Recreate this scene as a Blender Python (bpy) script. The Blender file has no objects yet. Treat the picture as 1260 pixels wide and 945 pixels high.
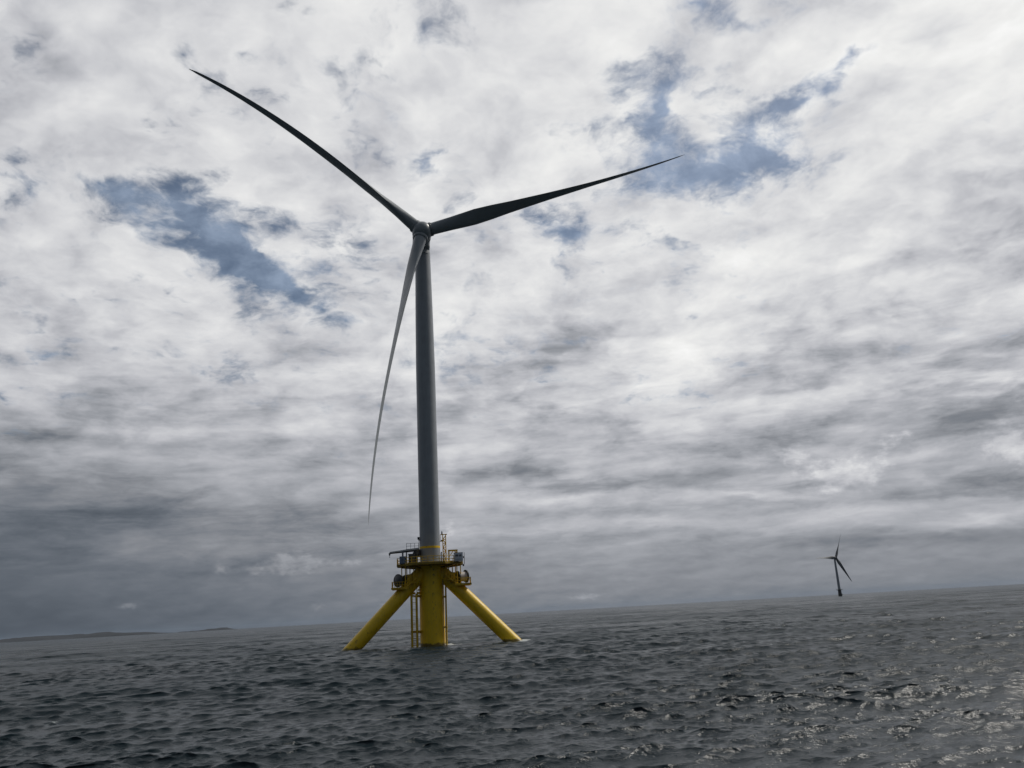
import bpy, bmesh, math, random
import numpy as np
from mathutils import Vector, Matrix

R = math.radians
scene = bpy.context.scene
COL = scene.collection

# ------------------------------------------------------------------ camera
CAM_H = 5.5
PITCH, ROLL = R(15.43), R(3.27)
cam_d = bpy.data.cameras.new('camera')
cam = bpy.data.objects.new('camera', cam_d)
COL.objects.link(cam)
Wv = Vector((1, 0, 0))
Uv = Vector((0, -math.sin(PITCH), math.cos(PITCH)))
Fv = Vector((0, math.cos(PITCH), math.sin(PITCH)))
cr = Wv * math.cos(ROLL) - Uv * math.sin(ROLL)
cu = Wv * math.sin(ROLL) + Uv * math.cos(ROLL)
m = Matrix((cr, cu, -Fv)).transposed().to_4x4()
m.translation = Vector((0, 0, CAM_H))
cam.matrix_world = m
cam_d.sensor_width = 36.0
cam_d.lens = 36.0 * 1019.0 / 1260.0
cam_d.clip_start = 0.1
cam_d.clip_end = 200000.0
scene.camera = cam

# ------------------------------------------------------------------ light and exposure
SUN_AZ, SUN_EL = 61.0, 48.0        # degrees, azimuth clockwise from the view direction
sun_d = bpy.data.lights.new('sun', 'SUN')
sun_d.energy = 1.9
sun_d.angle = R(10.0)
sun_d.color = (1.0, 0.95, 0.87)
sun = bpy.data.objects.new('sun', sun_d)
COL.objects.link(sun)
sdir = Vector((math.sin(R(SUN_AZ)) * math.cos(R(SUN_EL)), math.cos(R(SUN_AZ)) * math.cos(R(SUN_EL)), math.sin(R(SUN_EL))))
sun.rotation_euler = sdir.to_track_quat('Z', 'Y').to_euler()
scene.view_settings.view_transform = 'Standard'
scene.view_settings.look = 'None'
scene.view_settings.exposure = 0.0
scene.view_settings.gamma = 1.0
scene.view_settings.use_curve_mapping = False


# ------------------------------------------------------------------ node helper
class NG:
    def __init__(s, tree):
        s.t = tree

    def n(s, kind, ins=None, **props):
        nd = s.t.nodes.new(kind)
        for k, v in props.items():
            setattr(nd, k, v)
        for k, v in (ins or {}).items():
            s.put(nd.inputs[k], v)
        return nd

    def put(s, sock, v):
        if isinstance(v, bpy.types.NodeSocket):
            s.t.links.new(v, sock)
        elif v is not None:
            sock.default_value = v

    def m(s, op, a, b=None, c=None, clamp=False):
        nd = s.t.nodes.new('ShaderNodeMath')
        nd.operation = op
        nd.use_clamp = clamp
        for i, v in enumerate((a, b, c)):
            s.put(nd.inputs[i], v)
        return nd.outputs[0]

    def v(s, op, a, b=None):
        nd = s.t.nodes.new('ShaderNodeVectorMath')
        nd.operation = op
        for i, x in enumerate((a, b)):
            s.put(nd.inputs[i], x)
        return nd.outputs['Vector']

    def scale(s, a, k):
        nd = s.t.nodes.new('ShaderNodeVectorMath')
        nd.operation = 'SCALE'
        s.put(nd.inputs[0], a)
        s.put(nd.inputs['Scale'], k)
        return nd.outputs['Vector']

    def noise(s, vec, scale, detail=6, rough=.55, lac=2.0, color=False, dist=0.0):
        nd = s.t.nodes.new('ShaderNodeTexNoise')
        nd.noise_dimensions = '3D'
        s.put(nd.inputs['Vector'], vec)
        nd.inputs['Scale'].default_value = scale
        nd.inputs['Detail'].default_value = detail
        nd.inputs['Roughness'].default_value = rough
        nd.inputs['Lacunarity'].default_value = lac
        nd.inputs['Distortion'].default_value = dist
        return nd.outputs['Color'] if color else nd.outputs[0]

    def smooth(s, x, a, b, lo=0.0, hi=1.0):
        nd = s.t.nodes.new('ShaderNodeMapRange')
        nd.interpolation_type = 'SMOOTHSTEP'
        s.put(nd.inputs['Value'], x)
        for k, q in (('From Min', a), ('From Max', b), ('To Min', lo), ('To Max', hi)):
            s.put(nd.inputs[k], q)
        return nd.outputs[0]

    def ramp(s, fac, stops, mode='LINEAR'):
        nd = s.t.nodes.new('ShaderNodeValToRGB')
        nd.color_ramp.interpolation = mode
        el = nd.color_ramp.elements
        while len(el) < len(stops):
            el.new(0.5)
        for e, (p, c) in zip(el, stops):
            e.position = p
            e.color = (c[0], c[1], c[2], 1) if not isinstance(c, (int, float)) else (c, c, c, 1)
        s.put(nd.inputs[0], fac)
        return nd.outputs[0]

    def mix(s, fac, a, b):
        nd = s.t.nodes.new('ShaderNodeMix')
        nd.data_type = 'RGBA'
        s.put(nd.inputs[0], fac)
        s.put(nd.inputs[6], a)
        s.put(nd.inputs[7], b)
        return nd.outputs[2]

    def xyz(s, vec):
        nd = s.t.nodes.new('ShaderNodeSeparateXYZ')
        s.put(nd.inputs[0], vec)
        return nd.outputs

    def vec(s, x, y, z):
        nd = s.t.nodes.new('ShaderNodeCombineXYZ')
        for i, q in enumerate((x, y, z)):
            s.put(nd.inputs[i], q)
        return nd.outputs[0]


# ------------------------------------------------------------------ sky: blue air with a broken stratocumulus deck
# openings in the deck and lighter / darker cloud, as (azimuth, elevation, half width, half height, tilt) in degrees of the sky, amount
HOLE = [
    (11, 33, 8, 5, 0, .25), (6, 26, 6, 2.6, 0, .2), (17, 29, 9, 4, 5, .2), (-20, 26, 10, 4.5, -25, .25), (-22, 35, 7, 3, 0, .12), (-6, 29, 5, 4, 0, .18), (30, 23, 15, 6.5, 38, -.55), (-30, 34, 7, 5, 0, -.3), (2, 36, 6, 4, 0, -.25),
    (-21.7, 26.4, 5.85, 2.57, -30, 1), (-16.1, 23.1, 5.1, 1.62, -15, 0.9), (-26.1, 28.3, 3.7, 1.07, 3, 0.6), (17.4, 28.7, 6.61, 2.31, 1, 1),
    (22.8, 31.8, 4.15, 1.11, 11, 0.9), (19.1, 36.8, 2.95, 1.01, -13, 0.7), (12, 33.2, 1.54, 2.46, -9, 0.6), (25.9, 33.1, 0.91, 1.09, 11, 0.7),
    (-6.3, 29.4, 1.61, 1.05, -0, 0.6), (-30.3, 17.7, 2.3, 0.69, 6, 0.6), (-33.3, 27, 2.09, 1.6, 11, 0.6), (5.2, 25.5, 3.63, 0.97, -6, 0.45),
    (-23.7, 35.4, 2.18, 1.22, -9, 0.5), (-9, 33.1, 1.38, 1.26, 1, 0.3), (15.3, 38.5, 3.08, 0.64, -11, 0.5), (9.1, 35.3, 1.89, 1.94, -7, 0.3),
    (-18.8, 36.1, 1.8, 0.84, 6, 0.3), (-32.5, 14.7, 1.51, 0.58, 5, 0.5), (-3, 39, 3.97, 1.17, -2, 0.25), (28.5, 33.7, 1.04, 0.9, -17, 0.3),
]
LIGHT = [
    (11.6, 15.7, 3.34, 2.49, 8, 0.22), (33.4, 33, 7.27, 3.58, -3, 0.1), (21.9, 22.3, 12.41, 3.1, -2, 0.08), 
    
    
    (26.6, 6.4, 1.33, 0.4, -7, 0.06), (15.9, 6.4, 3.56, 0.32, -2, 0.12), (28.8, 3.9, 3.33, 0.38, 3, 0.15), (21.2, 4.9, 3.31, 0.31, -0, 0.06),
    (3.5, 7.4, 4.99, 0.39, -2, 0.12), (8.8, 5.2, 3.75, 0.27, -2, 0.07), (0, 6.1, 3.34, 0.44, -3, 0.05),
    (17.3, 12.9, 4.14, 0.43, 3, 0.1), (30, 12.7, 3.01, 0.39, 5, 0.14), (3.9, 12.5, 5.12, 0.45, 1, 0.08), (-4.3, 10.7, 4.55, 0.78, -3, 0.05),
    (-32.4, 35.3, 6.25, 2.55, 12, 0.06), (-25.6, 21.6, 6.21, 2.03, -5, 0.03), (-5.2, 18, 3.53, 3.34, -2, 0.05), (8, 8.3, 8.07, 0.77, -3, -0.115),
    (3.6, 8.9, 3.36, 0.44, -4, -0.0413), (20, 10.1, 9.47, 1.16, 2, -0.0825), (28.4, 6.3, 4.58, 0.78, -2, -0.0825), (31.1, 11.3, 3.33, 1.45, 5, -0.132),
    (12.5, 4.2, 6.15, 0.64, -2, -0.0413), (23.8, 3.3, 5.73, 0.69, -1, -0.0495), (-29.6, 6.9, 6.34, 0.77, -0, -0.0413), (-25.8, 9.4, 6.83, 1.51, 0, -0.0248),
    (-10.5, 6, 5.48, 0.65, -2, -0.033), (1.3, 17.2, 4.69, 2.24, 3, -0.0825), (5.6, 12.4, 5.07, 1.23, -0, -0.0577), (18.7, 15.4, 6.58, 1.87, -1, -0.066),
    (-11, 13.1, 6.8, 1.21, -2, -0.0413), (-21.2, 15.2, 7.46, 0.84, 1, -0.0413), (29.1, 31.8, 3.34, 1.44, 5, -0.066), (33.7, 22, 2.11, 2.85, 5, -0.066),
    (-2.4, 3, 3.3, 1.08, -3, -0.0248), (-4.4, 5.8, 1.67, 1.09, -3, 0.03),
]


# small heaped clouds standing in front of the deck near the horizon
PUFF = [
    (-15, 3.9, 2.3, 0.95, -2, 1), (-17.6, 3.7, 1.5, 0.6, -2, .75), (-19.9, 3.8, 1.2, 0.6, -2, .6), (-24.8, 1.6, 0.8, 0.42, -3, .9),
    (-13.4, 1.1, 1.2, 0.45, -3, .55), (-11.6, 3.8, 1.4, 0.5, -2, .65), (21.4, 7.4, 3.6, 1.5, 2, 1), (18.6, 8.9, 1.9, 0.9, -7, .7),
    (31.0, 8, 2.2, 1.8, -9, .9), (4.1, 0.8, 1.8, 0.32, -3, .7), (25, 9.2, 1.6, .9, 4, .6), (-4.6, 5.6, 2.0, 1.0, -3, .5), (-9.0, 1.0, 1.0, .3, 0, .5),
]

world = bpy.data.worlds.new('World')
scene.world = world
world.use_nodes = True
wt = world.node_tree
wt.nodes.clear()
g = NG(wt)
tc = g.n('ShaderNodeTexCoord').outputs['Generated']
D = g.v('NORMALIZE', tc)
dx, dy, dz = g.xyz(D)
zc = g.m('MAXIMUM', dz, 0.0)
AZ = g.m('MULTIPLY', g.m('ARCTAN2', dx, dy), 180 / math.pi)
EL = g.m('MULTIPLY', g.m('ARCSINE', zc), 180 / math.pi)
# the cloud deck seen in plan (a plane overhead, slightly curved)
inv = g.m('DIVIDE', 1.0, g.m('ADD', zc, 0.27))
P = g.vec(g.m('MULTIPLY', dx, inv), g.m('MULTIPLY', dy, inv), 0.0)
w1 = g.v('SUBTRACT', g.noise(P, 2.1, 4, .55, color=True), (.5, .5, .5))
Pw = g.v('ADD', P, g.scale(w1, 0.17))
w2 = g.v('SUBTRACT', g.noise(Pw, 7.6, 4, .6, color=True), (.5, .5, .5))
Pw = g.v('ADD', Pw, g.scale(w2, 0.028))
# same point displaced in degrees, so that openings and banks get ragged outlines
wd = g.scale(g.v('ADD', g.scale(w1, 1.0), g.scale(w2, .75)), 7.0)
wx, wy, _ = g.xyz(wd)
elf = g.smooth(EL, 2.0, 22.0, 0.13, 1.0)
BX = g.m('ADD', AZ, g.m('MULTIPLY', wx, g.m('MULTIPLY', elf, 1.5)))
BY = g.m('ADD', EL, g.m('MULTIPLY', wy, elf))
wl = g.v('SUBTRACT', g.noise(g.vec(g.m('MULTIPLY', AZ, .16), g.m('MULTIPLY', EL, .6), 7.0), 1.0, 6, .62, color=True), (.5, .5, .5))
wlx, wly, _ = g.xyz(wl)
lowk = g.smooth(EL, 18.0, 9.0)
BX = g.m('MULTIPLY_ADD', wlx, g.m('MULTIPLY', lowk, 5.0), BX)
BY = g.m('MULTIPLY_ADD', wly, g.m('MULTIPLY', lowk, 1.2), BY)
BV = g.vec(BX, BY, 0.0)
wp = g.v('SUBTRACT', g.noise(g.vec(AZ, g.m('MULTIPLY', EL, 1.6), 3.0), .75, 6, .6, color=True), (.5, .5, .5))
wpx, wpy, _ = g.xyz(wp)
PV = g.vec(g.m('MULTIPLY_ADD', wpx, 1.6, AZ), g.m('MULTIPLY_ADD', wpy, .9, EL), 0.0)


def blobs(lst, k=1.55, vec=None):
    tot = None
    for (a, e, rx, ry, t, amt) in lst:
        mp = g.n('ShaderNodeMapping', {'Vector': vec or BV, 'Location': (a, e, 0), 'Rotation': (0, 0, R(t)),
                                       'Scale': (rx * k, ry * k, 1)}, vector_type='TEXTURE')
        gr = g.n('ShaderNodeTexGradient', {'Vector': mp.outputs[0]}, gradient_type='QUADRATIC_SPHERE')
        tot = g.m('MULTIPLY_ADD', gr.outputs[1], amt, tot if tot is not None else 0.0)
    return tot


hole = blobs(HOLE, 1.85)
light = blobs(LIGHT, 2.5)
puff = blobs(PUFF, 1.5, PV)
# heaped cells: rounded heads with darker clefts between
vo = g.n('ShaderNodeTexVoronoi', {'Vector': g.v('ADD', Pw, g.scale(w2, .14)), 'Scale': 8.5, 'Detail': 2.0, 'Roughness': .5, 'Smoothness': .35}, feature='SMOOTH_F1', normalize=True, voronoi_dimensions='2D')
cell = g.m('SUBTRACT', .36, vo.outputs['Distance'])
# cloud thickness
n1 = g.noise(Pw, 3.4, 9, .55)
n1s = g.noise(g.v('ADD', Pw, (0.04, 0.04, 0.0)), 3.4, 5, .55)
n2 = g.noise(Pw, 10.0, 8, .58)
n3 = g.noise(g.v('ADD', P, g.scale(w2, .12)), 26.0, 6, .6)
dens = g.m('ADD', g.m('MULTIPLY_ADD', g.m('SUBTRACT', n1, .5), 1.9, .5), g.m('MULTIPLY', g.m('SUBTRACT', n2, .5), 1.9))
dens = g.m('MULTIPLY_ADD', g.m('SUBTRACT', n3, .5), 1.5, dens)
dens = g.m('MULTIPLY_ADD', cell, .9, dens)
cover = g.m('SUBTRACT', g.m('ADD', g.m('ADD', dens, .40), g.smooth(EL, 16.0, 5.0, 0.0, .75)), g.m('MULTIPLY', hole, 1.3))
ALPHA = g.smooth(cover, -.12, .86)
# brightness of the deck: by elevation, dimmer to the left, brightest round the veiled sun
efac = g.m('DIVIDE', EL, 45.0)
baseR = g.ramp(efac, [(0, .19), (.07, .285), (.11, .38), (.18, .44), (.27, .52), (.4, .63), (.5, .68), (.65, .71), (.8, .70), (1, .68)])
baseL = g.ramp(efac, [(0, .056), (.07, .082), (.13, .122), (.2, .24), (.26, .35), (.34, .45), (.45, .54), (.6, .58), (1, .58)])
side = g.smooth(AZ, -38.0, 8.0)
base = g.mix(side, baseL, baseR)
base = g.n('ShaderNodeRGBToBW', {'Color': base}).outputs[0]
sd = g.n('ShaderNodeVectorMath', {0: D, 1: tuple(sdir)}, operation='DOT_PRODUCT').outputs['Value']
glow = g.m('POWER', g.m('MAXIMUM', sd, 0.0), 26.0)
back = g.smooth(dy, -.25, .62, .18, 1.0)  # unseen sky behind the camera dimmed to keep the turbine's near faces dark
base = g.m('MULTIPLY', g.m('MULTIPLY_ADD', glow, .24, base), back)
# relief of the cloud: thin rims bright, thick undersides grey, lit from the sun's side
relief = g.m('SUBTRACT', n1, n1s)
shade = g.m('MULTIPLY_ADD', relief, 2.2, 1.0)
thick = g.m('SUBTRACT', g.noise(g.v('ADD', Pw, (3.1, 1.7, 5.0)), 3.1, 8, .6), .5)
shade = g.m('MULTIPLY_ADD', thick, -.95, shade)
shade = g.m('MULTIPLY_ADD', g.m('SUBTRACT', n2, .5), .55, shade)
shade = g.m('MULTIPLY_ADD', cell, .62, shade)
shade = g.m('MULTIPLY_ADD', g.smooth(cover, 1.25, .55), .13, shade)
# long low bands towards the horizon
Q = g.vec(g.m('MULTIPLY', AZ, .055), g.m('MULTIPLY', EL, .36), 2.0)
Qw = g.v('ADD', Q, g.scale(w2, .25))
band = g.m('SUBTRACT', g.noise(Qw, 1.6, 9, .6, dist=.35), .5)
lowf = g.smooth(EL, 1.2, 5.0)
lowf = g.m('MULTIPLY', lowf, g.smooth(EL, 26.0, 12.0))
hif = g.smooth(EL, 5.0, 18.0, .25, .9)
shade = g.m('MULTIPLY_ADD', g.m('SUBTRACT', shade, 1.0), g.m('MULTIPLY', hif, 1.5), 1.0)
shade = g.m('MULTIPLY_ADD', band, g.m('MULTIPLY', lowf, 1.9), shade)
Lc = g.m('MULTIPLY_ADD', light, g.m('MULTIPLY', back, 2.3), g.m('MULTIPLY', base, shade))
Lc = g.m('SMOOTH_MAX', Lc, g.m('MULTIPLY', base, g.m('MULTIPLY_ADD', band, .5, .42)), .12)
pn = g.noise(g.vec(AZ, g.m('MULTIPLY', EL, 1.5), 1.0), 1.1, 7, .6)
pm = g.smooth(g.m('MULTIPLY_ADD', g.m('SUBTRACT', pn, .5), .9, puff), .16, .62)
Lc = g.m('MULTIPLY', Lc, g.m('MULTIPLY_ADD', pm, g.m('MULTIPLY_ADD', g.m('SUBTRACT', pn, .5), 1.3, .5), 1.0))
Lc = g.m('MULTIPLY', g.m('SUBTRACT', 1.0, g.m('EXPONENT', g.m('MULTIPLY', Lc, -1.08))), 1.22)
# soft shoulder so that the brightest cloud keeps detail
tint = g.ramp(g.m('MULTIPLY', Lc, 1.0), [(0, (.76, .96, 1.24)), (.12, (.84, .975, 1.17)), (.25, (.935, .985, 1.085)), (.5, (.97, .985, 1.05)), (.85, (1.0, 1.0, .99))])
cloud = g.n('ShaderNodeVectorMath', {0: tint}, operation='SCALE')
g.put(cloud.inputs['Scale'], Lc)
sky = g.n('ShaderNodeTexSky', sky_type='NISHITA', sun_disc=False, sun_elevation=R(SUN_EL), sun_rotation=R(SUN_AZ),
          air_density=1.0, dust_density=1.0, ozone_density=1.2)
SKY_K = 0.045
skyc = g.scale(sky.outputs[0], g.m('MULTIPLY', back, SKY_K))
veil = g.scale(g.vec(.29, .335, .40), g.m('MULTIPLY_ADD', g.smooth(n2, .32, .72), .55, g.m('MULTIPLY_ADD', g.smooth(AZ, -10.0, 25.0), .16, .16)))
skyc = g.v('ADD', skyc, veil)
final = g.mix(ALPHA, skyc, cloud.outputs[0])
bg = g.n('ShaderNodeBackground', {'Color': final, 'Strength': 1.0})
out = g.n('ShaderNodeOutputWorld', {'Surface': bg.outputs[0]})
world.cycles.sampling_method = 'MANUAL'
world.cycles.sample_map_resolution = 512

HAZE_C, HAZE_D = (.50, .61, .76, 1), 1.2e-5
# ------------------------------------------------------------------ materials
def new_mat(name):
    mt = bpy.data.materials.new(name)
    mt.use_nodes = True
    mt.node_tree.nodes.clear()
    return mt, NG(mt.node_tree)


def paint(name, col, rough=.45, vary=.12, stain=None, metal=0.0, coat=0.0, streak=True, tide=False):
    """painted steel: faint panel mottling, vertical weather streaks, optional rust or grime"""
    mt, q = new_mat(name)
    oc = q.n('ShaderNodeTexCoord').outputs['Object']
    n_a = q.noise(oc, .6, 6, .6)
    st = q.noise(q.v('MULTIPLY', oc, (2.2, 2.2, .12)), 1.0, 6, .6)
    dark = tuple(c * (1 - vary * 2) for c in col) + (1,)
    lite = tuple(min(1, c * (1 + vary)) for c in col) + (1,)
    f = q.m('MULTIPLY_ADD', q.m('SUBTRACT', st, .5), .9 if streak else .2, n_a)
    c = q.mix(q.smooth(f, .3, .7), dark, lite)
    if stain:
        fine = q.noise(oc, 1.4, 8, .65)
        sf = q.smooth(q.m('MULTIPLY_ADD', q.m('SUBTRACT', st, .5), .8, fine), .60, .74, 0, .7)
        c = q.mix(sf, c, tuple(stain) + (1,))
    if tide:
        z = q.xyz(oc)[2]
        edge = q.m('MULTIPLY_ADD', q.m('SUBTRACT', q.noise(oc, 1.3, 6, .65), .5), 1.3, z)
        c = q.mix(q.smooth(edge, .75, .35, 0, .85), c, (.055, .05, .018, 1))
    rg = q.smooth(n_a, .2, .8, rough - .07, rough + .1)
    b = q.n('ShaderNodeBsdfPrincipled', {'Base Color': c, 'Roughness': rg, 'Metallic': metal, 'Coat Weight': coat})
    q.n('ShaderNodeOutputMaterial', {'Surface': b.outputs[0]})
    return mt


M = {
    'yellow': paint('yellow_paint', (.86, .56, .010), .42, .05, (.25, .14, .02), tide=True),
    'yellow_worn': paint('worn_yellow_paint', (.70, .45, .014), .55, .16, (.07, .045, .02)),
    'deck_paint': paint('dark_yellow_paint', (.30, .20, .014), .6, .2, (.06, .045, .02)),  # much darker yellow than the rails, with stain patches
    'grey': paint('light_grey_paint', (.32, .345, .37), .40, .04),
    'blade': paint('blade_gelcoat', (.28, .305, .32), .38, .04, streak=False),
    'steel': paint('galvanised_steel', (.20, .215, .225), .45, .15, (.10, .07, .05), metal=.5),
    'dark': paint('dark_grey_paint', (.05, .055, .06), .5, .15),
    'bluegrey': paint('blue_grey_paint', (.20, .25, .33), .5, .08),
    'white': paint('white_paint', (.62, .65, .70), .45, .06, (.25, .2, .15)),
    'rubber': paint('black_rubber', (.02, .02, .022), .7, .2),
    'green': paint('dark_green_grey_paint', (.07, .085, .07), .5, .15),
    'pinkwhite': paint('bare_drum_shell', (.52, .47, .44), .4, .08),
    'lamp': paint('lamp_housing', (.03, .03, .03), .3, .1),
    'pale': paint('pale_galvanised_rail', (.45, .48, .50), .45, .08),
}


# ------------------------------------------------------------------ mesh helpers
class MB:
    """collects shapes into one mesh"""

    def __init__(s):
        s.b = bmesh.new()

    def box(s, c, size, rz=0.0, ry=0.0, bev=0.0):
        r = bmesh.ops.create_cube(s.b, size=1.0)
        vs = r['verts']
        bmesh.ops.scale(s.b, vec=size, verts=vs)
        if bev:
            es = list({e for v in vs for e in v.link_edges})
            rb = bmesh.ops.bevel(s.b, geom=es, offset=bev, segments=2, affect='EDGES', profile=.6)
            vs = list({v for f in rb['faces'] for v in f.verts} | {v for v in vs if v.is_valid})
        if ry:
            bmesh.ops.rotate(s.b, cent=(0, 0, 0), matrix=Matrix.Rotation(ry, 3, 'Y'), verts=vs)
        if rz:
            bmesh.ops.rotate(s.b, cent=(0, 0, 0), matrix=Matrix.Rotation(rz, 3, 'Z'), verts=vs)
        bmesh.ops.translate(s.b, vec=c, verts=vs)
        return s

    def tube(s, a, b, r, r2=None, seg=10, caps=True):
        return s.path([a, b], [r, r if r2 is None else r2], seg, caps)

    def path(s, pts, rad, seg=10, caps=True):
        pts = [Vector(p) for p in pts]
        if isinstance(rad, (int, float)):
            rad = [rad] * len(pts)
        rings = []
        t0 = (pts[1] - pts[0]).normalized()
        up = Vector((0, 0, 1)) if abs(t0.z) < .9 else Vector((1, 0, 0))
        x = t0.cross(up).normalized()
        for i, p in enumerate(pts):
            t = (pts[min(i + 1, len(pts) - 1)] - pts[max(i - 1, 0)]).normalized()
            x = (x - t * x.dot(t)).normalized()
            y = t.cross(x)
            rings.append([s.b.verts.new(p + (x * math.cos(k * 2 * math.pi / seg) + y * math.sin(k * 2 * math.pi / seg)) * rad[i]) for k in range(seg)])
        for i in range(len(rings) - 1):
            for k in range(seg):
                f = s.b.faces.new((rings[i][k], rings[i][(k + 1) % seg], rings[i + 1][(k + 1) % seg], rings[i + 1][k]))
                f.smooth = True
        if caps:
            s.b.faces.new(rings[0])
            s.b.faces.new(rings[-1])
        return s

    def lathe(s, prof, seg=48, axis=None, origin=(0, 0, 0)):
        """profile of (radius, height) about Z, or about another axis through origin"""
        o = Vector(origin)
        q = Vector((0, 0, 1)).rotation_difference(Vector(axis)) if axis is not None else None
        rings = []
        for r, z in prof:
            ring = []
            for k in range(seg):
                a = k * 2 * math.pi / seg
                p = Vector((r * math.cos(a), r * math.sin(a), z))
                if q:
                    p = q @ p
                ring.append(s.b.verts.new(o + p))
            rings.append(ring)
        for i in range(len(rings) - 1):
            for k in range(seg):
                f = s.b.faces.new((rings[i][k], rings[i][(k + 1) % seg], rings[i + 1][(k + 1) % seg], rings[i + 1][k]))
                f.smooth = True
        s.b.faces.new(rings[0])
        s.b.faces.new(rings[-1])
        return s

    def prism(s, outline, z0, z1):
        lo = [s.b.verts.new((x, y, z0)) for x, y in outline]
        hi = [s.b.verts.new((x, y, z1)) for x, y in outline]
        n = len(outline)
        for k in range(n):
            s.b.faces.new((lo[k], lo[(k + 1) % n], hi[(k + 1) % n], hi[k]))
        s.b.faces.new(lo)
        s.b.faces.new(hi)
        return s

    def build(s, name, mat, parent=None, sharp=40):
        bmesh.ops.recalc_face_normals(s.b, faces=s.b.faces)
        me = bpy.data.meshes.new(name)
        s.b.to_mesh(me)
        s.b.free()
        for p in me.polygons:
            pass
        me.set_sharp_from_angle(angle=R(sharp))
        me.materials.append(mat if not isinstance(mat, str) else M[mat])
        o = bpy.data.objects.new(name, me)
        COL.objects.link(o)
        if parent:
            o.parent = parent
        return o


def tag(o, label=None, cat=None, group=None, kind=None):
    for k, v in (('label', label), ('category', cat), ('group', group), ('kind', kind)):
        if v:
            o[k] = v
    return o


def empty(name, matrix):
    o = bpy.data.objects.new(name, None)
    o.matrix_world = matrix
    o.empty_display_size = 2
    COL.objects.link(o)
    return o


# ------------------------------------------------------------------ the sea: one sheet of wind waves out to the horizon
TX, TY = -18.9, 173.4                      # the near turbine stands here
TH = math.atan2(TX, TY)
ROT = Matrix.Rotation(-TH, 4, 'Z')


def loc2world(x, y, z=0.0):
    return Matrix.Translation((TX, TY, 0)) @ ROT @ Vector((x, y, z))


LEG_A = R(-11.5)                           # the two braces in view spread left and right and a little forward
foam_pts = [loc2world(16.3 * math.cos(LEG_A), 16.3 * math.sin(LEG_A)), loc2world(-16.3 * math.cos(LEG_A), 16.3 * math.sin(LEG_A)), loc2world(1.5, 1.5)]


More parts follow.
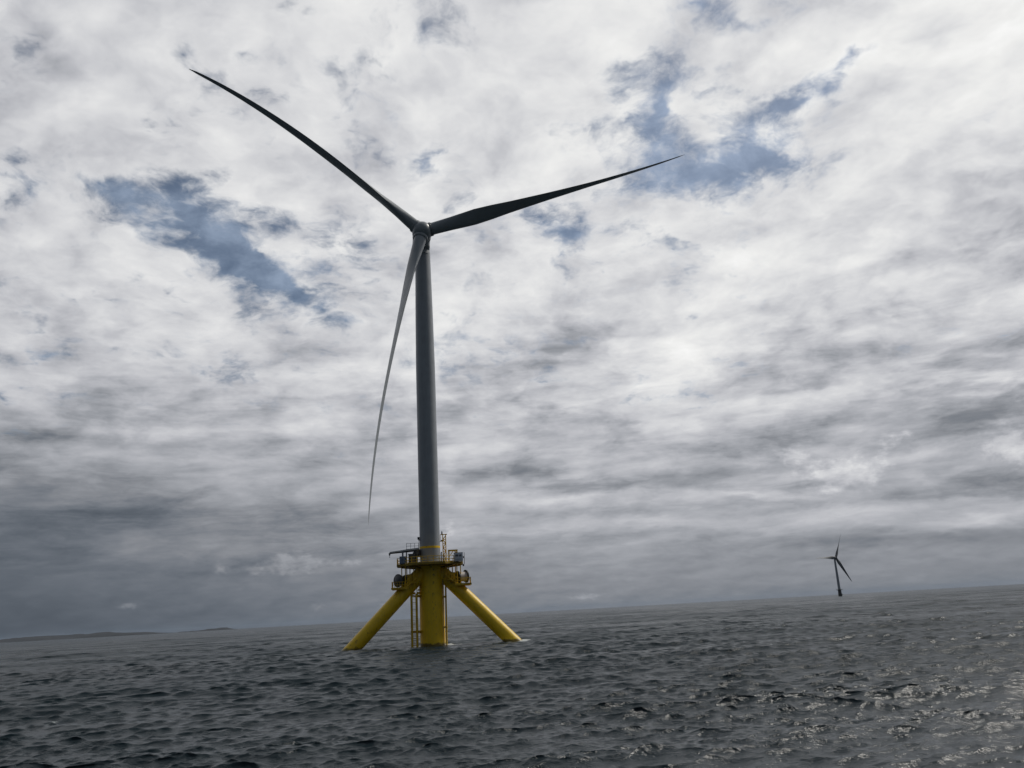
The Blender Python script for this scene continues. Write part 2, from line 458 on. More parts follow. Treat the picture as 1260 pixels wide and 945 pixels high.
def build_sea():
    rng = np.random.default_rng(11)
    r = [2.0]
    while r[-1] < 42000:
        x = r[-1]
        if x < 24:
            d = .6
        elif x < 1500:
            d = max(.10, .0024 * x)
        else:
            d = .012 * x
        r.append(x + d)
    r = np.array(r)
    dr = np.gradient(r)
    fine = np.radians(np.arange(-43, 43.001, .075))
    coarse = np.radians(np.arange(45, 315.1, 2.5))
    az = np.concatenate([fine, coarse])
    na, nr = len(az), len(r)
    X = (r[:, None] * np.sin(az)[None]).astype(np.float32)
    Y = (r[:, None] * np.cos(az)[None]).astype(np.float32)
    Z = np.zeros_like(X)
    DX = np.zeros_like(X)
    DY = np.zeros_like(X)
    unres = np.zeros(nr)
    N = 360
    lam = np.exp(rng.uniform(np.log(.30), np.log(20), N))
    th = R(-74) + rng.normal(0, .46, N) * np.where(lam > 4, .55, 1.0)      # direction of travel
    ph = rng.uniform(0, 2 * np.pi, N)
    sl = .037 * np.sqrt(230 / N) * np.where(lam > 1.7, (1.7 / lam) ** .72, 1.0) * np.where(lam > 8, 1.7, 1.0) * rng.uniform(.6, 1.4, N)
    gustf = np.zeros_like(X)                 # wind patches: the chop is not equally strong everywhere
    for i in range(14):
        L_ = rng.uniform(14, 80)
        t_ = rng.uniform(0, 6.28)
        gustf += np.sin((2 * np.pi / L_) * (np.cos(t_) * X * .7 + np.sin(t_) * Y) + rng.uniform(0, 6.28)).astype(np.float32)
    gustf = np.clip(1.0 + .045 * gustf, .5, 1.5).astype(np.float32)
    for i in range(N):
        k = 2 * np.pi / lam[i]
        w = np.clip((lam[i] / dr - 2.2) / 2.0, 0, 1)
        unres += (1 - w ** 2) * sl[i] ** 2 / 2
        nz = np.nonzero(w > 0)[0]
        if len(nz) == 0:
            continue
        j = nz.max() + 1
        arg = (k * np.cos(th[i])) * X[:j] + (k * np.sin(th[i])) * Y[:j] + ph[i]
        arg = arg.astype(np.float32)
        a = (sl[i] / k * w[:j])[:, None].astype(np.float32)
        if lam[i] < 5:
            a = a * gustf[:j]
        Z[:j] += a * np.cos(arg)
        sn = a * np.sin(arg)
        DX[:j] -= np.float32(np.cos(th[i]) * 1.4) * sn
        DY[:j] -= np.float32(np.sin(th[i]) * 1.4) * sn
    co = np.stack([X + DX, Y + DY, Z], -1).reshape(-1, 3).astype(np.float32)
    i0 = np.arange(nr - 1)[:, None] * na
    j0 = np.arange(na)[None]
    j1 = (j0 + 1) % na
    quads = np.stack([i0 + j0, i0 + na + j0, i0 + na + j1, i0 + j1], -1).reshape(-1, 4).astype(np.int32)
    nq = len(quads)
    me = bpy.data.meshes.new('sea')
    me.vertices.add(len(co))
    me.vertices.foreach_set('co', co.ravel())
    me.loops.add(nq * 4)
    me.loops.foreach_set('vertex_index', quads.ravel())
    me.polygons.add(nq)
    me.polygons.foreach_set('loop_start', np.arange(nq, dtype=np.int32) * 4)
    me.polygons.foreach_set('use_smooth', np.ones(nq, dtype=bool))
    at = me.attributes.new('chop', 'FLOAT', 'POINT')
    at.data.foreach_set('value', np.repeat(np.sqrt(unres), na).astype(np.float32))
    me.update()
    o = bpy.data.objects.new('sea', me)
    COL.objects.link(o)
    tag(o, kind='structure', label='dark grey choppy sea reaching the horizon')
    mt, q = new_mat('sea_water')
    pos = q.n('ShaderNodeNewGeometry').outputs['Position']
    chop = q.n('ShaderNodeAttribute', attribute_name='chop').outputs['Fac']
    gust = q.smooth(q.noise(q.v('MULTIPLY', pos, (.006, .02, .02)), 1.0, 4, .55), .35, .65, .55, 1.25)
    hgt = q.m('ADD', q.m('MULTIPLY', q.noise(q.v('MULTIPLY', pos, (1.0, 1.4, 1.0)), 1.6, 4, .6), .32),
              q.m('MULTIPLY', q.noise(q.v('MULTIPLY', pos, (1.0, 1.5, 1.0)), 4.6, 4, .6), .10))
    bmp = q.n('ShaderNodeBump', {'Height': hgt, 'Strength': 1.0, 'Distance': q.m('MULTIPLY', gust, SEA_BUMP)})
    rough = q.m('MINIMUM', q.m('MULTIPLY_ADD', chop, q.m('MULTIPLY', gust, .8), .06), .40)
    base = q.mix(q.smooth(gust, .55, 1.25), (.009, .018, .023, 1), (.012, .022, .028, 1))
    b = q.n('ShaderNodeBsdfPrincipled', {'Base Color': base, 'Roughness': rough, 'IOR': 1.333, 'Specular IOR Level': q.m('MAXIMUM', q.m('MULTIPLY_ADD', chop, -1.5, .44), .10), 'Normal': bmp.outputs[0]})
    # broken white water where the swell washes the steelwork
    fo = None
    for p, rad in zip(foam_pts, (5.2, 4.2, 6.5)):
        d = q.n('ShaderNodeVectorMath', {0: pos, 1: (p.x, p.y, 0)}, operation='DISTANCE').outputs['Value']
        f = q.smooth(d, rad * .35, rad, 1.0, 0.0)
        fo = f if fo is None else q.m('MAXIMUM', fo, f)
    fn = q.noise(q.v('MULTIPLY', pos, (.55, .55, 1.0)), 1.6, 8, .68)
    ff = q.smooth(q.m('MULTIPLY_ADD', fo, .36, fn), .66, .80, 0.0, .8)
    df = q.n('ShaderNodeBsdfDiffuse', {'Color': (.55, .58, .58, 1)})
    ms = q.n('ShaderNodeMixShader', {0: ff, 1: b.outputs[0], 2: df.outputs[0]})
    q.n('ShaderNodeOutputMaterial', {'Surface': ms.outputs[0]})
    me.materials.append(mt)
    return o


SEA_BUMP = .4
build_sea()


# ------------------------------------------------------------------ low islands on the left horizon
def build_island(name, label, a0, a1, dist, profile, depth, seed):
    """a low rocky island: a ridge of real depth lying across azimuths a0..a1 (degrees)"""
    rng = np.random.default_rng(seed)
    n, k = 160, 14
    b = bmesh.new()
    rows = []
    ph = rng.uniform(0, 6.28, (12, 2))
    for j in range(k + 1):
        v = j / k
        row = []
        for i in range(n + 1):
            u = i / n
            a = R(a0 + (a1 - a0) * u)
            d = dist + depth * (v - .5)
            hh = np.interp(u, [p[0] for p in profile], [p[1] for p in profile])
            env = max(0.0, math.sin(math.pi * v)) ** .7
            ns = sum(math.sin(u * 9 * 1.6 ** q + ph[q, 0]) * math.sin(v * 3 * 1.5 ** q + ph[q, 1]) / 1.5 ** q for q in range(9))
            h = .8 * hh * env * (1 + .5 * ns) - 1.5 * (1 - env)
            row.append(b.verts.new((d * math.sin(a), d * math.cos(a), h)))
        rows.append(row)
    for j in range(k):
        for i in range(n):
            f = b.faces.new((rows[j][i], rows[j][i + 1], rows[j + 1][i + 1], rows[j + 1][i]))
            f.smooth = True
    me = bpy.data.meshes.new(name)
    bmesh.ops.recalc_face_normals(b, faces=b.faces)
    b.to_mesh(me)
    b.free()
    mt, q = new_mat('island_rock')
    pos = q.n('ShaderNodeNewGeometry').outputs['Position']
    c = q.mix(q.smooth(q.noise(pos, .012, 8, .65), .4, .6), (.006, .010, .013, 1), (.018, .022, .026, 1))
    bs = q.n('ShaderNodeBsdfPrincipled', {'Base Color': c, 'Roughness': .9})
    q.n('ShaderNodeOutputMaterial', {'Surface': bs.outputs[0]})
    me.materials.append(mt)
    o = bpy.data.objects.new(name, me)
    COL.objects.link(o)
    tag(o, label=label, kind='structure')


build_island('island', 'long low hilly island on the horizon', -37, -22.3, 9000,
             [(0, 14), (.25, 18), (.36, 24), (.44, 40), (.50, 48), (.57, 44), (.62, 36), (.66, 44), (.72, 40), (.8, 30), (.9, 20), (1, 3)], 1300, 3)
build_island('islet', 'small flat islet right of the long island', -22.0, -18.5, 9500,
             [(0, 4), (.2, 14), (.45, 16), (.6, 20), (.72, 24), (.8, 20), (.88, 16), (1, 4)], 700, 8)

# ------------------------------------------------------------------ the floating wind turbine
LEAN = R(.2)
root = empty('floating_wind_turbine', Matrix.Translation((TX, TY, 0)) @ ROT @ Matrix.Rotation(LEAN, 4, 'Y'))
tag(root, 'tall grey three-bladed wind turbine on a yellow tripod float standing in the sea', 'wind turbine')
ROOTI = root.matrix_world.inverted()
root_m3 = ROOTI.to_3x3()

# column and braces
cx = .15
MB().lathe([(2.5, -14), (2.5, 13.6), (2.5, 15.0), (3.0, 15.55), (3.0, 15.68)], 72, origin=(cx, 0, 0)).build('column', 'yellow', root)
for ang in (LEG_A, math.pi - LEG_A, math.pi / 2):
    ux, uy = math.cos(ang), math.sin(ang)
    p0 = Vector((ux * 24.3 + cx, uy * 24.3, -8.0))
    p1 = Vector((ux * 1.2 + cx, uy * 1.2, 15.1))
    dirv = (p1 - p0)
    mid = p0 + dirv * .86
    MB().path([p0, mid, p1], [1.38, 1.38, 1.38], 40).build('brace', 'yellow', root)

# node platforms at the brace heads, with drum, floor and rails
for sx in (1, -1):
    zf = 11.75 if sx > 0 else 11.5
    yy = -1.4
    np_ = MB()
    np_.box((sx * 6.35 + cx, yy, zf), (3.3, 4.6, .16))
    np_.box((sx * 6.35 + cx, yy - 2.2, zf - .16), (3.3, .14, .3))
    np_.box((sx * 6.35 + cx, yy + 2.2, zf - .16), (3.3, .14, .3))
    np_.box((sx * 3.9 + cx, yy, zf + .9), (2.0, 4.2, .14))
    npo = np_.build('node_platform', 'yellow_worn', root)
    rl = MB()
    xo = sx * 7.85 + cx
    for y in (-3.5, -1.9, -.3, .8):
        rl.tube((xo, y, zf), (xo, y, zf + 1.25), .05, seg=6)
    for z in (.65, 1.25):
        rl.tube((xo, -3.5, zf + z), (xo, .8, zf + z), .045, seg=6)
    for x in (7.3, 6.8, 6.3, 5.8, 5.3, 4.8):
        rl.tube((sx * x + cx, yy - 2.2, zf), (sx * x + cx, yy - 2.2, zf + 1.15), .05, seg=6)
    for z in (.6, 1.15):
        rl.tube((xo, yy - 2.2, zf + z), (sx * 4.9 + cx, yy - 2.2, zf + z), .045, seg=6)
    # stair rail climbing towards the column along the brace
    rl.tube((sx * 5.2 + cx, yy - 2.2, zf + 1.15), (sx * 2.6 + cx, yy - 2.0, zf + 3.0), .06, seg=6)
    rl.tube((sx * 5.0 + cx, yy - 2.2, zf + .1), (sx * 2.6 + cx, yy - 2.0, zf + 1.95), .10, seg=6)
    for t in (.15, .3, .45, .6, .75, .9, 1.05):
        x = sx * (5.1 - 2.5 * t) + cx
        rl.tube((x, yy - 2.1, zf + .05 + 1.9 * t), (x, yy - 2.1, zf + 1.1 + 1.85 * t), .05, seg=6)
    rl.build('guard_rail', 'yellow_worn', npo)
    # mooring drum lying radially on the platform
    zc = zf + 1.38
    dr_ = MB()
    ax = (Vector((.88, .42, .06)) if sx > 0 else Vector((-.72, -.66, .04))).normalized()
    dr_.lathe([(.95, 0), (.95, 1.9)], 36, axis=ax, origin=(sx * 5.3 + cx, yy - .3 + (.6 if sx < 0 else -.4), zc))
    dro = dr_.build('mooring_drum', 'pinkwhite' if sx > 0 else 'green', root)
    fl = MB()
    fl.lathe([(.96, 1.75), (1.3, 1.78), (1.3, 1.98), (.8, 2.02), (.7, 2.1)], 36, axis=ax, origin=(sx * 5.3 + cx, yy - .3 + (.6 if sx < 0 else -.4), zc))
    fl.lathe([(.96, -.12), (1.2, -.08), (1.2, .12), (.9, .16)], 36, axis=ax, origin=(sx * 5.3 + cx, yy - .3 + (.6 if sx < 0 else -.4), zc))
    fl.build('flange', 'dark', dro)
    # pad-eye plates and gusset between brace head and column
    gs = MB()
    for y in (-.75, .75):
        gs.prism([(0, 0), (1.9, 0), (1.9, .2), (0, .2)], 0, 2.3)
        vs = [v for v in gs.b.verts if not v.tag]
        for v in vs:
            v.tag = True
            x, yv, z = v.co
            v.co = (sx * (2.9 + x) + cx, LEG_A * 0 + -1.2 + y * 1.5 + yv, 13.0 - .45 * x + z - (.9 if z > 1 else 0) * (x / 1.9))
    gs.box((sx * 4.35 + cx, yy, 13.1), (.9, 2.9, 2.0), bev=.1)
    gs.tube((sx * 3.1 + cx, -2.9, 12.2), (sx * 5.0 + cx, -2.9, 14.0), .09, seg=6)
    gs.tube((sx * 5.0 + cx, -2.9, 12.2), (sx * 3.1 + cx, -2.9, 14.4), .09, seg=6)
    gs.tube((sx * 2.9 + cx, -2.6, 13.6), (sx * 2.9 + cx, -2.6, 15.6), .16, seg=8)
    gs.build('brace_bracket', 'yellow_worn', root)
    # hangers from the main deck down to the node platform
    for x, y in ((5.9, -2.6), (5.15, -3.4), (4.3, -1.0), (3.5, -3.2), (5.0, 1.2)):
        MB().tube((sx * x + cx, y, zf + .1), (sx * x + cx, y, 15.72), .10, seg=8).build('hanger', 'yellow_worn', root)

# main deck: an eight-sided gallery round the tower foot
oc = [(7.0 * math.cos(R(22.5 + 45 * k)) + cx - .05, 6.4 * math.sin(R(22.5 + 45 * k))) for k in range(8)]
oc = [(max(-7.0, min(6.6, x * 1.06)), y) for x, y in oc]
dk = MB().prism(oc, 15.72, 16.12)
for k in range(8):
    a = R(45 * k)
    dk.tube((3.0 * math.cos(a) + cx, 3.0 * math.sin(a), 15.25), (6.1 * math.cos(a) + cx, 5.7 * math.sin(a), 15.60), .16, seg=6)
deck = dk.build('deck', 'deck_paint', root)
rl = MB()
for k in range(8):
    a, b_ = Vector((*oc[k], 16.12)), Vector((*oc[(k + 1) % 8], 16.12))
    n = max(2, int((b_ - a).length / 1.1))
    for i in range(n):
        p = a.lerp(b_, i / n) * .985
        p.z = 16.12
        rl.tube(p, p + Vector((0, 0, 1.2)), .065, seg=6)
    for z in (.12, .6, 1.2):
        p, p2 = a * .985, b_ * .985
        p.z = p2.z = 16.12 + z
        rl.tube(p, p2, .055 if z > .2 else .07, seg=6)
rl.build('guard_rail', 'yellow_worn', deck)

# tower: flange, long tapered tube, yellow band
tw = MB().lathe([(2.45, 16.13), (2.45, 16.5), (2.08, 16.52), (2.08, 40), (2.07, 58), (1.93, 70), (1.77, 80), (1.68, 85.35)], 72)
tower = tw.build('tower', 'grey', root)
MB().lathe([(2.086, 19.18), (2.10, 19.19), (2.10, 19.62), (2.086, 19.63)], 72).build('band', 'yellow', tower)
for z in (32.5, 45.8, 59.0, 72.2):
    rr = float(np.interp(z, [16.5, 40, 58, 70, 80, 85], [2.08, 2.08, 2.07, 1.93, 1.77, 1.68]))
    MB().lathe([(rr - .02, z - .05), (rr + .012, z - .04), (rr + .012, z + .04), (rr - .02, z + .05)], 72).build('weld_seam', 'grey', tower)
nl = MB().box((-2.18, -.5, 21.0), (.30, .3, .2)).tube((-2.3, -.5, 21.1), (-2.3, -.5, 21.6), .22, seg=12).tube((-2.2, -.5, 19.3), (-2.2, -.5, 21.0), .06, seg=6)
nl.build('navigation_light', 'lamp', root)

# access landing beside the tower with a pale rail
ld = MB().box((-3.5, -.9, 19.12), (2.7, 1.6, .14)).box((-2.6, -.9, 18.3), (1.1, 1.4, 1.5), bev=.06)
ldo = ld.build('access_landing', 'dark', root)
rl = MB()
for x in (-4.75, -3.9, -3.1, -2.3):
    rl.tube((x, -1.65, 19.2), (x, -1.65, 20.3), .045, seg=6)
for z in (19.75, 20.3):
    rl.tube((-4.75, -1.65, z), (-2.3, -1.65, z), .04, seg=6)
    rl.tube((-4.75, -1.65, z), (-4.75, -.15, z), .04, seg=6)
rl.build('guard_rail', 'pale', ldo)

# davit crane folded out to the left
cr_ = empty('davit_crane', Matrix.Identity(4))
cr_.parent = root
bm_ = MB()
b0, b1 = Vector((-2.3, -2.5, 18.95)), Vector((-8.1, -2.9, 18.45))
e = b1 - b0
for i in range(1):
    bm_.path([b0, b0.lerp(b1, .35), b1], [.36, .32, .23], 4)
bm_.path([b1, b1 + Vector((-.02, 0, -.5))], [.22, .16], 6)
bm_.build('boom', 'steel', cr_)
MB().tube((-5.5, -2.7, 18.5), (-5.5, -2.7, 17.6), .17, seg=8).build('boom_support', 'steel', cr_)
MB().tube((-4.75, -2.7, 18.5), (-4.75, -2.7, 16.12), .12, seg=8).build('boom_support', 'steel', cr_)
MB().tube((-2.9, -2.5, 16.12), (-2.9, -2.5, 18.8), .42, seg=16).tube((-2.9, -2.5, 18.0), (-2.9, -2.5, 18.4), .6, seg=16).build('pedestal', 'dark', cr_)
hk = MB().path([(-8.12, -2.9, 17.95), (-8.12, -2.9, 17.75), (-8.02, -2.9, 17.62), (-8.2, -2.9, 17.56)], .05, 6)
hk.build('hook', 'lamp', cr_)

# lattice aerial mast behind the deck on the right
am = empty('aerial_mast', Matrix.Identity(4))
am.parent = root
mx, my = 3.0, .8
lt = MB()
hw = .30
for dx_, dy_ in ((-hw, -hw), (hw, -hw), (hw, hw), (-hw, hw)):
    lt.tube((mx + dx_, my + dy_, 16.12), (mx + dx_, my + dy_, 22.0), .10, seg=6)
zz = 16.2
fl_ = 1
while zz < 21.6:
    for y in (-hw, hw):
        lt.tube((mx - hw * fl_, my + y, zz), (mx + hw * fl_, my + y, zz + .8), .075, seg=5)
        lt.tube((mx - hw, my + y, zz), (mx + hw, my + y, zz), .045, seg=5)
    for x in (-hw, hw):
        lt.tube((mx + x, my - hw * fl_, zz), (mx + x, my + hw * fl_, zz + .8), .075, seg=5)
    zz += .8
    fl_ = -fl_
lt.build('lattice', 'yellow', am)
MB().box((mx - .08, my, 22.04), (1.35, .9, .1)).box((mx - .55, my, 20.65), (.7, .5, .1)).tube((mx - .8, my, 20.7), (mx - .8, my, 22.0), .05, seg=6).build('bracket', 'yellow_worn', am)
MB().tube((2.55, my, 22.08), (2.55, my, 22.5), .15, seg=10).tube((2.55, my, 22.45), (2.55, my, 22.75), .08, seg=8).build('beacon', 'lamp', am)
MB().box((2.5, my, 20.82), (.4, .3, .22), bev=.03).build('radio_box', 'lamp', am)

# portal frame
pf = MB()
for y in (-1.0, .3):
    for x in (3.85, 5.5):
        pf.box((x, y, 17.36), (.24, .24, 2.48))
    pf.box((4.675, y, 18.6), (1.95, .24, .22))
    pf.tube((3.85, y, 17.3), (4.75, y, 18.5), .06, seg=6)
    pf.tube((5.5, y, 17.9), (5.0, y, 18.5), .06, seg=6)
for x in (3.85, 5.5):
    pf.box((x, -.35, 18.6), (.12, 1.2, .12))
pf.build('portal_frame', 'yellow_worn', root)

# vent pipes and a floodlight at the rail
for x, y, h in ((2.25, -2.2, 1.9), (2.62, -2.0, 1.4)):
    MB().path([(x, y, 16.12), (x, y, 16.12 + h), (x + .05, y - .1, 16.3 + h), (x + .1, y - .28, 16.2 + h)], .10, 8).build('vent_pipe', 'dark', root)
MB().tube((6.95, -1.2, 15.7), (6.95, -1.2, 18.05), .06, seg=6).box((6.72, -1.2, 15.5), (.34, .4, .4), bev=.05).box((6.85, -1.2, 17.1), (.3, .4, .35), bev=.04).build('floodlight', 'lamp', root)

# boat landing on the left: two fender tubes, rungs, stand-offs, upper ladder
bl = empty('boat_landing', Matrix.Identity(4))
bl.parent = root
for x in (-3.92, -2.92):
    MB().path([(x, -2.1, -3), (x, -2.1, 10.0), (x + .25, -1.6, 10.4), (x + .6, -.9, 10.4)], .23, 12).build('fender_tube', 'yellow_worn', bl)
rg = MB()
for i in range(34):
    z = -1.0 + i * .34
    rg.tube((-3.92, -2.1, z), (-2.92, -2.1, z), .035 if i % 4 else .08, seg=6)
rg.build('rung', 'yellow_worn', bl)
for z in (3.0, 9.9):
    so = MB().tube((-3.9, -2.1, z), (-2.0, -.6, z - .25), .17, seg=10).tube((-2.9, -2.1, z), (-1.6, -1.0, z), .17, seg=10)
    if z > 5:
        so.box((-3.3, -1.75, 10.2), (1.5, 1.0, .12))
    so.build('stand_off', 'yellow_worn', bl)
ul = MB()
for x in (-2.82, -2.28):
    ul.tube((x, -1.75, 9.9), (x, -1.75, 15.7), .07, seg=6)
for i in range(17):
    ul.tube((-2.82, -1.75, 10.2 + i * .33), (-2.28, -1.75, 10.2 + i * .33), .04, seg=6)
for z in (11.0, 12.3):
    ul.tube((-2.55, -1.75, z), (-2.0, -1.2, z), .12, seg=6)
ul.build('ladder', 'yellow_worn', bl)

# cable pipe down the right side of the column
cp = MB().path([(2.86, -1.2, -3), (2.98, -1.2, 12.0), (3.1, -1.2, 15.7)], .17, 12)
cpo = cp.build('cable_pipe', 'yellow_worn', root)
for z in (3.5, 9.4):
    MB().box((2.55, -1.15, z), (.8, .3, .35)).tube((2.9, -1.2, z - .2), (2.9, -1.2, z + .2), .25, seg=10).build('clamp', 'yellow_worn', cpo)
MB().path([(2.35, -1.7, -1), (2.45, -1.7, 12.9)], .07, 8).build('conduit', 'steel', root)

# nacelle, hub and the three feathered blades (rotor axis tipped back, as the float leans)
HUB_W = Vector((-18.0837, 168.6810, 88.3748))
NW = Vector((.16651733, -.96290768, .21232234)).normalized()
hub = ROOTI @ HUB_W
ax_n = (root_m3 @ NW).normalized()
ax_s = Vector((0, 0, 1)).cross(ax_n).normalized()
ax_u = ax_n.cross(ax_s)
nc = MB()
prof = [(1.5, -1.6), (2.05, -1.75), (2.05, -2.2), (1.95, -2.25), (1.95, -4.0)]
nc.lathe(prof[::-1], 48, axis=ax_n, origin=hub)


def rounded_section(w, h, r, n=6):
    pts = []
    for cx_, cy_, a0 in ((w - r, h - r, 0), (-w + r, h - r, 90), (-w + r, -h + r, 180), (w - r, -h + r, 270)):
        for i in range(n + 1):
            a = R(a0 + 90 * i / n)
            pts.append((cx_ + r * math.cos(a), cy_ + r * math.sin(a)))
    return pts


secs = []
for d, w, h, dz_ in ((-3.4, 1.7, 1.75, 0), (-3.6, 1.9, 1.9, 0), (-8.6, 1.9, 1.9, -.02), (-9.6, 1.75, 1.7, .1), (-9.9, 1.3, 1.2, .2)):
    secs.append([nc.b.verts.new(hub + ax_n * d + ax_s * x + ax_u * (y + dz_)) for x, y in rounded_section(w, h, .7)])
for i in range(len(secs) - 1):
    k = len(secs[0])
    for j in range(k):
        f = nc.b.faces.new((secs[i][j], secs[i][(j + 1) % k], secs[i + 1][(j + 1) % k], secs[i + 1][j]))
        f.smooth = True
nc.b.faces.new(secs[0])
nc.b.faces.new(secs[-1])
tt = hub - ax_n * 4.9
nc.lathe([(1.72, -2.75), (1.95, -2.6), (1.95, -1.7), (1.8, -1.3)], 48, origin=(tt.x, tt.y, tt.z))
nac = nc.build('nacelle', 'blade', root)
for sgn in (-1, 1):
    bpt = hub - ax_n * 8.8 + ax_u * 1.88 + ax_s * sgn * .7
    MB().tube(bpt, bpt + Vector((0, 0, 1.6)), .05, seg=6).box(bpt + Vector((0, 0, 1.6)), (.3, .1, .1)).build('wind_sensor', 'dark', nac)

hb = MB()
hb.lathe([(1.35, -1.62), (1.95, -1.5), (2.15, -.9), (2.2, 0.0), (2.08, .8), (1.75, 1.5), (1.25, 2.0), (.7, 2.28), (.2, 2.38), (.02, 2.39)], 56, axis=ax_n, origin=hub)
hbo = hb.build('hub', 'blade', root)

PHI, BR = .302562, 69.2745
A1, A2, CONE, SW2, SW3 = -4.2828, -.894745, 7.62411, -1.61870, 4.88704
ST = [.020, .036, .05, .07, .10, .14, .18, .24, .30, .38, .45, .53, .60, .68, .75, .83, .90, .95, .98, .995, 1.0]
CH = ([.02, .04, .10, .18, .24, .30, .45, .60, .75, .90, .97, 1.0], [2.72, 2.72, 3.15, 4.1, 3.95, 3.5, 2.75, 2.05, 1.52, .98, .62, .12])
TK = ([.02, .04, .10, .18, .30, .45, .60, .75, .90, 1.0], [1.0, 1.0, .78, .46, .38, .30, .24, .21, .20, .2])
TWI = ([.02, .10, .18, .30, .45, .60, .75, .90, 1.0], [64, 66, 72, 82, 92, 99, 102, 104, 105])
BL = ([0, .04, .18, 1], [0, 0, 1, 1])


def blade_mesh(e_, t_, n_, r_len, origin, a1, a2, cone, s2, s3, st, scale=1.0, nseg=28, pitch=0.0):
    b = MB()
    rings = []
    for s in st:
        c = origin + e_ * s * r_len + n_ * (s * cone + a1 * s * s + a2 * s ** 3) + t_ * (s2 * s * s + s3 * s ** 3)
        tg = (e_ * r_len + n_ * (cone + 2 * a1 * s + 3 * a2 * s * s) + t_ * (2 * s2 * s + 3 * s3 * s * s)).normalized()
        be = R(float(np.interp(s, *TWI)) + pitch)
        cd = t_ * math.cos(be) + n_ * math.sin(be)
        cd = (cd - tg * cd.dot(tg)).normalized()
        td = tg.cross(cd)
        ch = float(np.interp(s, *CH)) * scale
        tk = float(np.interp(s, *TK)) * ch
        mixf = float(np.interp(s, *BL))
        ring = []
        for k in range(nseg):
            a = 2 * math.pi * k / nseg
            x = .5 * math.cos(a)
            u = x + .5
            foil = 5 * (.2969 * math.sqrt(max(u, 0)) - .126 * u - .3516 * u * u + .2843 * u ** 3 - .1036 * u ** 4)
            ya = foil if math.sin(a) >= 0 else -foil * .75
            yc = .5 * math.sin(a)
            ring.append(b.b.verts.new(c + cd * (x * ch) + td * ((yc * (1 - mixf) + ya * mixf) * tk)))
        rings.append(ring)
    for i in range(len(rings) - 1):
        for k in range(nseg):
            f = b.b.faces.new((rings[i][k], rings[i][(k + 1) % nseg], rings[i + 1][(k + 1) % nseg], rings[i + 1][k]))
            f.smooth = True
    b.b.faces.new(rings[0])
    b.b.faces.new(rings[-1])
    return b


fine_st = sorted(set(ST + [round(.1 + .9 * i / 60, 4) for i in range(60)]))
for k in range(3):
    an = PHI + k * 2 * math.pi / 3
    e_ = ax_s * math.cos(an) + ax_u * math.sin(an)
    t_ = -ax_s * math.sin(an) + ax_u * math.cos(an)
    blade_mesh(e_, t_, ax_n, BR, hub, A1, A2, CONE, SW2, SW3, fine_st).build('blade', 'blade', root, sharp=50)
    # root collar where the blade leaves the hub
    ee = (e_ * BR + ax_n * CONE).normalized()
    MB().lathe([(1.2, 1.0), (1.55, 1.1), (1.58, 2.1), (1.52, 2.16), (1.52, 2.3), (1.3, 2.32)], 44, axis=ee, origin=hub).build('blade_collar', 'steel' if k == 0 else 'blade', hbo)


# loose equipment standing on the deck
def onroot(name, x, y, z):
    return empty(name, root.matrix_world @ Matrix.Translation((x, y, z)))


ct = onroot('equipment_container', 5.68, -3.3, 16.13)
tag(ct, 'white equipment container with dark markings at the right end of the yellow gallery', 'container')
MB().box((0, 0, .86), (1.75, 2.2, 1.6), bev=.05).box((-.7, 0, .05), (.18, 2.1, .1)).box((.7, 0, .05), (.18, 2.1, .1)).build('body', 'white', ct)
marks = MB()  # raised dark strips standing in for unreadable lettering
for (x0, x1, z0) in ((-.65, -.05, 1.0), (.15, .6, 1.0)):
    for i in range(3):
        marks.box(((x0 + x1) / 2, -1.12, z0 + i * .13), (x1 - x0, .05, .08))
marks.build('marking', 'dark', ct)
MB().box((0, -1.115, .42), (1.5, .03, .05)).box((0, -.0, 1.69), (1.8, 2.25, .06)).build('trim', 'bluegrey', ct)

cb = onroot('equipment_cabinet', -5.5, -3.2, 16.13)
tag(cb, 'small blue-grey cabinet under the crane boom at the left end of the gallery', 'cabinet')
MB().box((0, 0, .8), (1.25, 1.1, 1.4), bev=.05).box((0, 0, .06), (1.1, .95, .1)).build('body', 'bluegrey', cb)
for sgn in (-1, 1):
    dr2 = MB().box((sgn * .3, -.565, .8), (.52, .03, 1.2)).build('door', 'bluegrey', cb)
    MB().box((sgn * .08, -.6, .85), (.04, .05, .2)).build('handle', 'dark', dr2)

db = onroot('switchgear_box', -3.75, -3.6, 16.13)
tag(db, 'dark grey switchgear box between the blue-grey cabinet and the tower foot', 'switchgear')
MB().box((0, 0, .95), (1.15, 1.3, 1.7), bev=.06).box((0, 0, .05), (1.0, 1.1, .1)).build('body', 'dark', db)
MB().box((0, 0, 1.84), (1.3, 1.45, .08)).build('lid', 'steel', db)
MB().box((.0, -.665, 1.1), (.7, .03, .9)).build('door', 'green', db)

# ------------------------------------------------------------------ the second turbine, far off to the right
FD = 2600.0
FAZ = R(20.17)
fx, fy = FD * math.sin(FAZ), FD * math.cos(FAZ)
fr = empty('distant_wind_turbine', Matrix.Translation((fx, fy, 0)))
tag(fr, 'small distant wind turbine on a single dark column near the horizon', 'wind turbine')
M['farblade'] = paint('darkened_blade', (.14, .145, .15), .6, .05)  # blade grey darkened so the sunlit far rotor still reads dark
M['fardark'] = paint('far_dark_paint', (.055, .055, .05), .6, .15)  # near-black grey with faint streaks, for foundation and gallery
MB().lathe([(5.0, -4), (5.0, 3.0), (5.0, 6.5), (4.7, 9.5), (4.5, 15.5), (4.5, 17.2)], 36).box((5.2, -2, 4.5), (1.4, 2.5, 3.0)).box((-4.2, -3, 4.0), (2.0, 2.0, 2.2)).build('foundation', 'fardark', fr)
pl = MB().lathe([(4.6, 16.4), (8.6, 17.3), (8.6, 18.0), (4.0, 18.02)], 24)
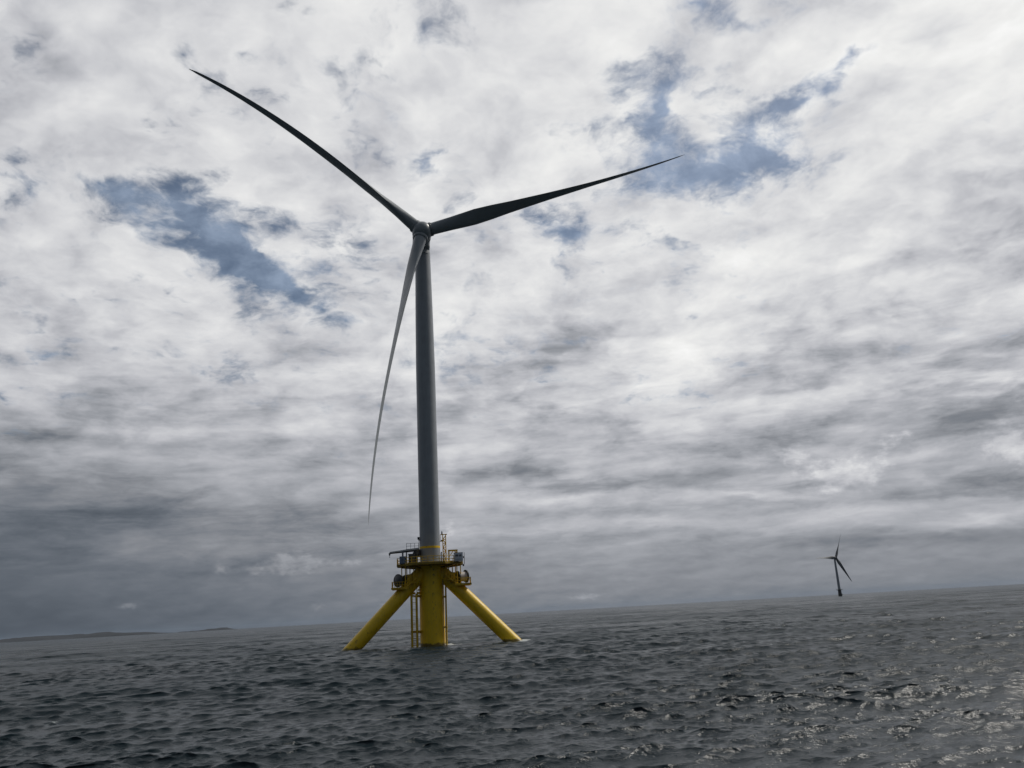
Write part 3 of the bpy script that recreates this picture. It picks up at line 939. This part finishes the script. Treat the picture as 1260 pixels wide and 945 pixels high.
for k in range(16):
    a = k * math.pi / 8
    pl.tube((8.4 * math.cos(a), 8.4 * math.sin(a), 18), (8.4 * math.cos(a), 8.4 * math.sin(a), 19.2), .12, seg=5)
pl.lathe([(8.3, 19.1), (8.5, 19.1), (8.5, 19.3), (8.3, 19.3)], 24)
pl.build('gallery', 'fardark', fr)
MB().lathe([(3.7, 18.03), (3.5, 45), (2.5, 104.2)], 36).build('tower', 'grey', fr)
tocx, tocy = -math.sin(FAZ), -math.cos(FAZ)
ya = R(47.5)
n2x, n2y = tocx * math.cos(ya) - tocy * math.sin(ya), tocx * math.sin(ya) + tocy * math.cos(ya)
fn_ = Vector((n2x * math.cos(.09), n2y * math.cos(.09), math.sin(.09)))
fs_ = Vector((0, 0, 1)).cross(fn_).normalized()
fu_ = fn_.cross(fs_)
fh = Vector((0, 0, 106.5)) + fn_ * 5.0
MB().lathe([(2.2, -14), (2.6, -13), (2.7, -9), (2.5, -2.2), (2.0, -1.8)], 28, axis=fn_, origin=fh).lathe([(2.3, 103.6), (2.4, 105)], 28).build('nacelle', 'blade', fr)
MB().lathe([(1.8, -1.9), (2.6, -1.2), (2.6, .6), (1.9, 2.0), (.8, 2.7), (.02, 2.9)], 28, axis=fn_, origin=fh).build('hub', 'blade', fr)
for k in range(3):
    an = R(60) + k * 2 * math.pi / 3
    e_ = fs_ * math.cos(an) + fu_ * math.sin(an)
    t_ = -fs_ * math.sin(an) + fu_ * math.cos(an)
    blade_mesh(e_, t_, fn_, 80.0, fh, 0, 0, 2.0, 0, 0, ST, 2.4, 16, -58).build('blade', 'farblade', fr)

# ------------------------------------------------------------------ sea air: one box of thin haze over everything
hz = MB().box((0, 0, 80.0), (92000, 92000, 196)).build('haze', M['dark'])
hz.data.materials.clear()
hm, q = new_mat('haze_air')
vol = q.n('ShaderNodeVolumePrincipled', {'Color': HAZE_C, 'Density': HAZE_D})
q.n('ShaderNodeOutputMaterial', {'Volume': vol.outputs[0]})
hz.data.materials.append(hm)
tag(hz, kind='stuff', label='thin sea haze over the water')
